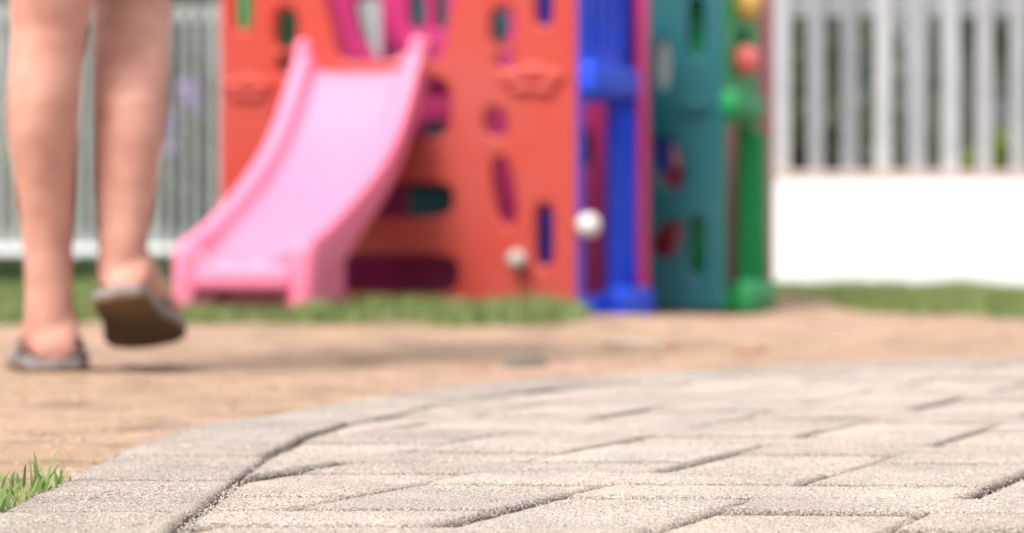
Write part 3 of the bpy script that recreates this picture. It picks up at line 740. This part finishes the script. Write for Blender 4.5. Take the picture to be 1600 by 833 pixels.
# second cube ------------------------------------------------------
Q1 = (.600, 7.15); Q0 = (.600 - .966*1.02, 7.15 + .259*1.02); Q2 = (.747, 7.545); Q3 = (Q0[0] + .147, Q0[1] + .395)
c2 = empty('play_cube', (.2, 7.4, 0)); tag(c2, 'teal and green plastic play cube right of the red climber', 'play cube')
tz = CZ - 104*7.15/FPX + .002
te = Panel(Q0, Q1, tz, 1.14)
holes = [te.slot(1088, 42, 24, 92, 0, 4), te.slot(1088, 385, 24, 90, 0, 4), te.slot(1036, 100, 22, 74), te.slot(1042, 255, 42, 84, -18), te.slot(1042, 375, 42, 62, 30), te.slot(900, 160, 120, 80, 0, 4), te.slot(900, 300, 120, 60, 0, 4)]
t_o = te.build('front_panel', holes, M['teal'], c2, 'teal front panel'); relief(te, 1088, 170, 66, M['teal'], t_o)
ge = Panel(Q1, Q2, tz, 1.14)
g_o = ge.build('side_panel', [ge.poly([(1135, 196), (1174, 196), (1174, 450), (1135, 456)], .012), ge.slot(1160, 60, 22, 24)], M['green'], c2, 'green side panel with a doorway')
rz2 = math.atan2(ge.d.y, ge.d.x)
bm = bmesh.new(); box(bm, ge.world(*ge.uv(1156, 166), .012), (.34, .05, .07), rz2, .014); from_bm('lintel', bm, M['green'], g_o, True)
bm = bmesh.new(); box(bm, ge.world(*ge.uv(1183, 330), .008), (.06, .04, .46), rz2, .014); from_bm('door_jamb', bm, M['green'], g_o, True)
bm = bmesh.new(); box(bm, ge.world(.24, .035, .02), (.30, .07, .10), rz2, .025); from_bm('foot_block', bm, M['green'], g_o, True)
bk2 = Panel(Q2, Q3, tz, 1.14); bk2.build('back_panel', [bk2.slot(1040, 100, 60, 90), bk2.slot(900, 200, 90, 60)], M['rose'], c2, 'faded rose back panel')
lf2 = Panel(Q3, Q0, tz, 1.14); lf2.build('side_panel', [], M['magenta'], c2, 'magenta side panel hidden behind the red climber')
bm = bmesh.new(); p = at(1200, 300, 7.56); box(bm, (p.x, p.y, .55), (.032, .05, 1.14), R(-14), .01); from_bm('corner_post', bm, M['rose'], c2, True)['label'] = 'faded rose corner post'
bm = bmesh.new(); p = at(1088, 300, 7.27); cyl(bm, (p.x, p.y, -.03), (p.x, p.y, .93), .034, 20); from_bm('inner_post', bm, M['green'], c2, True)['label'] = 'green post inside the cube'
bm = bmesh.new(); a_ = at(1046, 226, 7.33); box(bm, at(1036, 240, 7.36), (.05, .03, .12), 0, .01); from_bm('inner_post', bm, M['blue'], c2, True)['label'] = 'short dark blue bracket seen through the teal panel'
bm = bmesh.new(); cyl(bm, at(1020, 430, 7.36), at(1062, 262, 7.36), .034, 16); from_bm('inner_tube', bm, mat('crimson', (.45, .02, .06), .4), c2, True)['label'] = 'crimson tube seen through the teal panel'
ballpart('panel_knob', ge.world(*ge.uv(1153, 95), .02), .045, plastic('coral_plastic', (.72, .13, .12)), c2, 'round coral red knob on the green side')
ballpart('panel_knob', ge.world(*ge.uv(1158, 6), .012), .050, M['yellow'], c2, 'round amber knob on the green side')

# ------------------------------------------------------------------ person walking away
PX = 1/1180.
pr = empty('person', (-.57, 3.4, 0)); tag(pr, 'person walking away in flip-flops, bare lower legs, one heel lifted', 'person')
bm = bmesh.new()
def Lx(px, D): return (px-HX)*D/FPX
def Lz(py, D): return CZ - (py-HY)*D/FPX
def limb(rows):  # (x, y, z, rx, ry)
    loft(bm, [((x, y, z), (a, 0, 0), (0, b, 0)) for x, y, z, a, b in rows], 24)
left = []
for py, l, r, dy, dep in ((-560, -22, 150, .05, .088), (-430, -25, 168, .05, .092), (-300, -12, 168, .03, .085), (-150, 2, 158, .02, .073), (-60, 12, 152, .01, .064), (0, 16, 148, 0, .058), (50, 20, 138, 0, .052), (100, 17, 131, -.004, .055), (160, 12, 127, -.010, .058), (210, 13, 122, -.010, .056),
                          (270, 22, 118, -.004, .050), (340, 32, 115, .002, .041), (400, 38, 113, .004, .036), (450, 40, 113, .004, .035), (490, 39, 115, .002, .038), (520, 35, 117, .006, .042), (542, 38, 116, .010, .040), (553, 46, 108, .012, .032)):
    D = 3.36 + dy; left.append((Lx((l+r)/2, D), D, Lz(py, D), (r-l)/2*D/FPX, dep))
limb(left)
right = []
for py, l, r, dy, dep in ((-560, 140, 312, .06, .088), (-430, 128, 305, .11, .092), (-300, 130, 295, .16, .085), (-150, 142, 285, .17, .073), (-60, 146, 276, .17, .064), (0, 148, 271, .16, .058), (50, 147, 268, .13, .053), (100, 146, 266, .10, .055), (160, 147, 263, .07, .057), (210, 149, 258, .06, .054),
                          (270, 150, 248, .05, .048), (340, 153, 238, .04, .040), (390, 154, 230, .03, .036), (420, 153, 228, .03, .036), (445, 154, 228, .03, .037), (462, 162, 226, .035, .030)):
    D = 3.36 + dy; right.append((Lx((l+r)/2, D), D, Lz(py, D), (r-l)/2*D/FPX, dep))
limb(right)
# feet: local frame, x across, y towards toes, z up; built flat then rotated
def foot_rows():
    return [(-.01, .018, .010, .014), (.0, .028, .016, .022), (.02, .033, .034, .034), (.05, .033, .044, .044), (.09, .034, .040, .040), (.13, .039, .030, .030), (.165, .044, .022, .022), (.19, .045, .016, .016), (.205, .040, .012, .012)]
def place_foot(Mx, side):
    n_ = 20; prev = None
    for y, a, zc, hz in foot_rows():
        vs = [bm.verts.new(Mx @ Vector((a*math.cos(2*math.pi*k/n_), y, zc + hz*math.sin(2*math.pi*k/n_)))) for k in range(n_)]
        if prev:
            for k in range(n_): bm.faces.new((prev[k], prev[(k+1) % n_], vs[(k+1) % n_], vs[k]))
        else: bm.faces.new(vs[::-1])
        prev = vs
    bm.faces.new(prev)
    for i, (x, ln, r_) in enumerate(((-.030, .040, .0125), (-.011, .037, .0088), (.006, .032, .0084), (.021, .027, .008), (.034, .020, .0078))):
        x *= -side
        a = Mx @ Vector((x, .185 - .006*i, .012)); b = Mx @ Vector((x*1.05, .205 + ln*.5 - .006*i, .012)); c = Mx @ Vector((x*1.07, .205 + ln - .008*i, .009))
        cyl(bm, a, b, r_, 12, r_*.95); cyl(bm, b, c, r_*.95, 12, r_*.8); ball(bm, b, (r_, r_, r_), u=12, v=8); ball(bm, c, (r_*.85,)*3, u=12, v=8)
ML = Matrix.Translation((Lx(84, 3.32), 3.325, .011)) @ Matrix.Rotation(R(13), 4, 'Z')
heel = Vector((Lx(190, 3.36), 3.345, Lz(458, 3.36))); toe = Vector((Lx(236, 3.58), 3.565, Lz(521, 3.58)))
dv = (toe-heel).normalized(); upv = Vector((.02, 0, 1)); upv = (upv - dv*upv.dot(dv)).normalized(); upv = (Matrix.Rotation(R(-10), 3, dv) @ upv); xv = dv.cross(upv).normalized()
MR = Matrix(((xv.x, dv.x, upv.x, heel.x), (xv.y, dv.y, upv.y, heel.y), (xv.z, dv.z, upv.z, heel.z), (0, 0, 0, 1)))
place_foot(ML, -1); place_foot(MR @ Matrix.Translation((.010, .004, 0)), 1)
# pelvis, torso, arms, neck, head
cx, cy = Lx(145, 3.42), 3.44
limb([(cx, cy, .74, .10, .09), (cx, cy, .80, .165, .115), (cx, cy, .88, .172, .125), (cx, cy, .96, .150, .11), (cx, cy, 1.04, .132, .10), (cx, cy+.01, 1.14, .145, .11), (cx, cy+.015, 1.24, .168, .118), (cx, cy+.015, 1.32, .178, .105), (cx, cy+.01, 1.38, .15, .075), (cx, cy+.015, 1.41, .07, .055), (cx, cy+.03, 1.47, .052, .052), (cx, cy+.035, 1.51, .05, .05)])
hc = Vector((cx, cy + .05, 1.58))
ball(bm, hc, (.074, .092, .108), u=28, v=20); ball(bm, hc + Vector((0, .055, -.055)), (.05, .045, .055)); ball(bm, hc + Vector((0, .098, -.012)), (.011, .018, .02))
ball(bm, hc + Vector((0, .09, -.050)), (.022, .012, .007))
for s_ in (-1, 1): ball(bm, hc + Vector((s_*.076, .0, -.012)), (.010, .020, .030)); ball(bm, hc + Vector((s_*.03, .085, .012)), (.013, .01, .009))
def chain(pts):
    rg = []
    for i, (p, r_) in enumerate(pts):
        a = Vector(pts[max(0, i-1)][0]); b = Vector(pts[min(len(pts)-1, i+1)][0]); t = (b-a).normalized(); s_ = t.cross(Vector((0, 1, 0))); s_ = s_.normalized() if s_.length > .1 else Vector((1, 0, 0)); u_ = s_.cross(t)
        rg.append((p, s_*r_, u_*r_))
    loft(bm, rg, 16)
hand_ends = []
for s_, sw in ((-1, .16), (1, -.10)):
    sh = Vector((cx + s_*.165, cy + .01, 1.345)); el = sh + Vector((s_*.05, -sw*.3, -.28)); wr = el + Vector((s_*.015, sw*.9, -.235)); pm = wr + Vector((0, sw*.25, -.075))
    chain([(sh - Vector((s_*.04, 0, -.01)), .045), (sh, .050), (sh.lerp(el, .4), .044), (el, .037), (el.lerp(wr, .3), .038), (wr, .024), (wr.lerp(pm, .4), .026), (pm, .030)])
    for k, (o_, ln) in enumerate(((-.024, .062), (-.008, .072), (.008, .068), (.023, .053))):
        a = pm + Vector((0, o_, 0)); b = a + Vector((-s_*.006, 0, -ln*.55)); c = b + Vector((-s_*.02, 0, -ln*.42)); chain([(a + Vector((0, 0, .02)), .010), (b, .009), (c, .0075)])
    a = wr.lerp(pm, .3) + Vector((-s_*.005, .022, 0)); chain([(a, .011), (a + Vector((-s_*.012, .026, -.03)), .010), (a + Vector((-s_*.018, .028, -.055)), .008)])
tmp = from_bm('body_src', bm, M['skin']); md = tmp.modifiers.new('r', 'REMESH'); md.mode = 'VOXEL'; md.voxel_size = .0048
md = tmp.modifiers.new('s', 'SMOOTH'); md.factor = .5; md.iterations = 5
bpy.context.view_layer.update(); me = bake(tmp); link('body', me, M['skin'], pr, True)
# clothing
def garment(name, mt, rowsets, parent=pr):
    global bm
    bm = bmesh.new()
    for rows in rowsets: limb(rows)
    tmp = from_bm('g', bm, mt); md = tmp.modifiers.new('r', 'REMESH'); md.mode = 'VOXEL'; md.voxel_size = .008
    md = tmp.modifiers.new('s', 'SMOOTH'); md.factor = .5; md.iterations = 4
    bpy.context.view_layer.update(); me = bake(tmp); link(name, me, mt, parent, True)
sl_l = [(x, y, z, a*1.22 + .004, b*1.2 + .005) for x, y, z, a, b in left[:5]] ; sl_l[-1] = (left[4][0], left[4][1], .525, left[4][3]*1.22, left[4][4]*1.28)
sl_r = [(x, y, z, a*1.2 + .004, b*1.2 + .005) for x, y, z, a, b in right[:5]]; sl_r[-1] = (right[4][0], right[4][1], .508, right[4][3]*1.2, right[4][4]*1.28)
garment('shorts', M['shorts'], [sl_l, sl_r, [(cx, cy, .78, .15, .12), (cx, cy, .84, .185, .135), (cx, cy, .92, .178, .13), (cx, cy, 1.0, .155, .118)]])
garment('shirt', M['shirt'], [[(cx, cy, .93, .172, .132), (cx, cy, 1.04, .150, .118), (cx, cy+.01, 1.14, .160, .125), (cx, cy+.015, 1.24, .182, .132), (cx, cy+.015, 1.33, .192, .118), (cx, cy+.01, 1.39, .16, .085), (cx, cy+.015, 1.415, .075, .06)]] +
        [[(cx + s_*.20, cy, 1.17, .058, .058), (cx + s_*.185, cy+.005, 1.26, .06, .06), (cx + s_*.16, cy+.01, 1.35, .055, .058), (cx + s_*.13, cy+.01, 1.38, .03, .04)] for s_ in (-1, 1)])
bm = bmesh.new(); ball(bm, hc + Vector((0, -.012, .018)), (.086, .098, .108), u=32, v=24)
for v in bm.verts: v.co += v.co.normalized()*0 + Vector((1, 1, 1))*.004*noise.noise(v.co*60)
from_bm('hair', bm, M['hair'], pr, True)
# flip-flops
def sandal(Mx, side):
    so = empty('sandal', Mx.translation); so.parent = pr; so.matrix_parent_inverse = Matrix.Translation(pr.location).inverted()
    out = [(-.022, -.028), (.0, -.036), (.05, -.036), (.10, -.040), (.15, -.050), (.19, -.055), (.225, -.050), (.25, -.030), (.258, 0)]
    prof_ = [(0, -.030)] + [(x, y) for y, x in out] + [(-x, y) for y, x in out[-2::-1]]
    for nm, z0, z1, mt, sc_ in (('sole', -.007, .002, M['sole_top'], 1.0), ('outsole', -.014, -.0065, M['outsole'], .985)):
        b2 = bmesh.new(); lo = [b2.verts.new(Mx @ Vector((x*sc_*1.04, y*sc_, z0))) for x, y in prof_]; hi = [b2.verts.new(Mx @ Vector((x*sc_*1.04, y*sc_, z1))) for x, y in prof_]
        b2.faces.new(lo); b2.faces.new(hi)
        for k in range(len(lo)): b2.faces.new((lo[k], lo[(k+1) % len(lo)], hi[(k+1) % len(lo)], hi[k]))
        from_bm(nm, b2, mt, so)
    b2 = bmesh.new()
    for s_ in (-1, 1):
        pts = [Vector((s_*.044, .105, .0)), Vector((s_*.042, .128, .018)), Vector((s_*.028, .152, .038)), Vector((-side*.014, .195, .028)), Vector((-side*.016, .203, .0))]
        for a, b in zip(pts, pts[1:]): cyl(b2, Mx @ a, Mx @ b, .0042, 10)
    from_bm('strap', b2, M['strap'], so, True)
sandal(ML, -1); sandal(MR, 1)
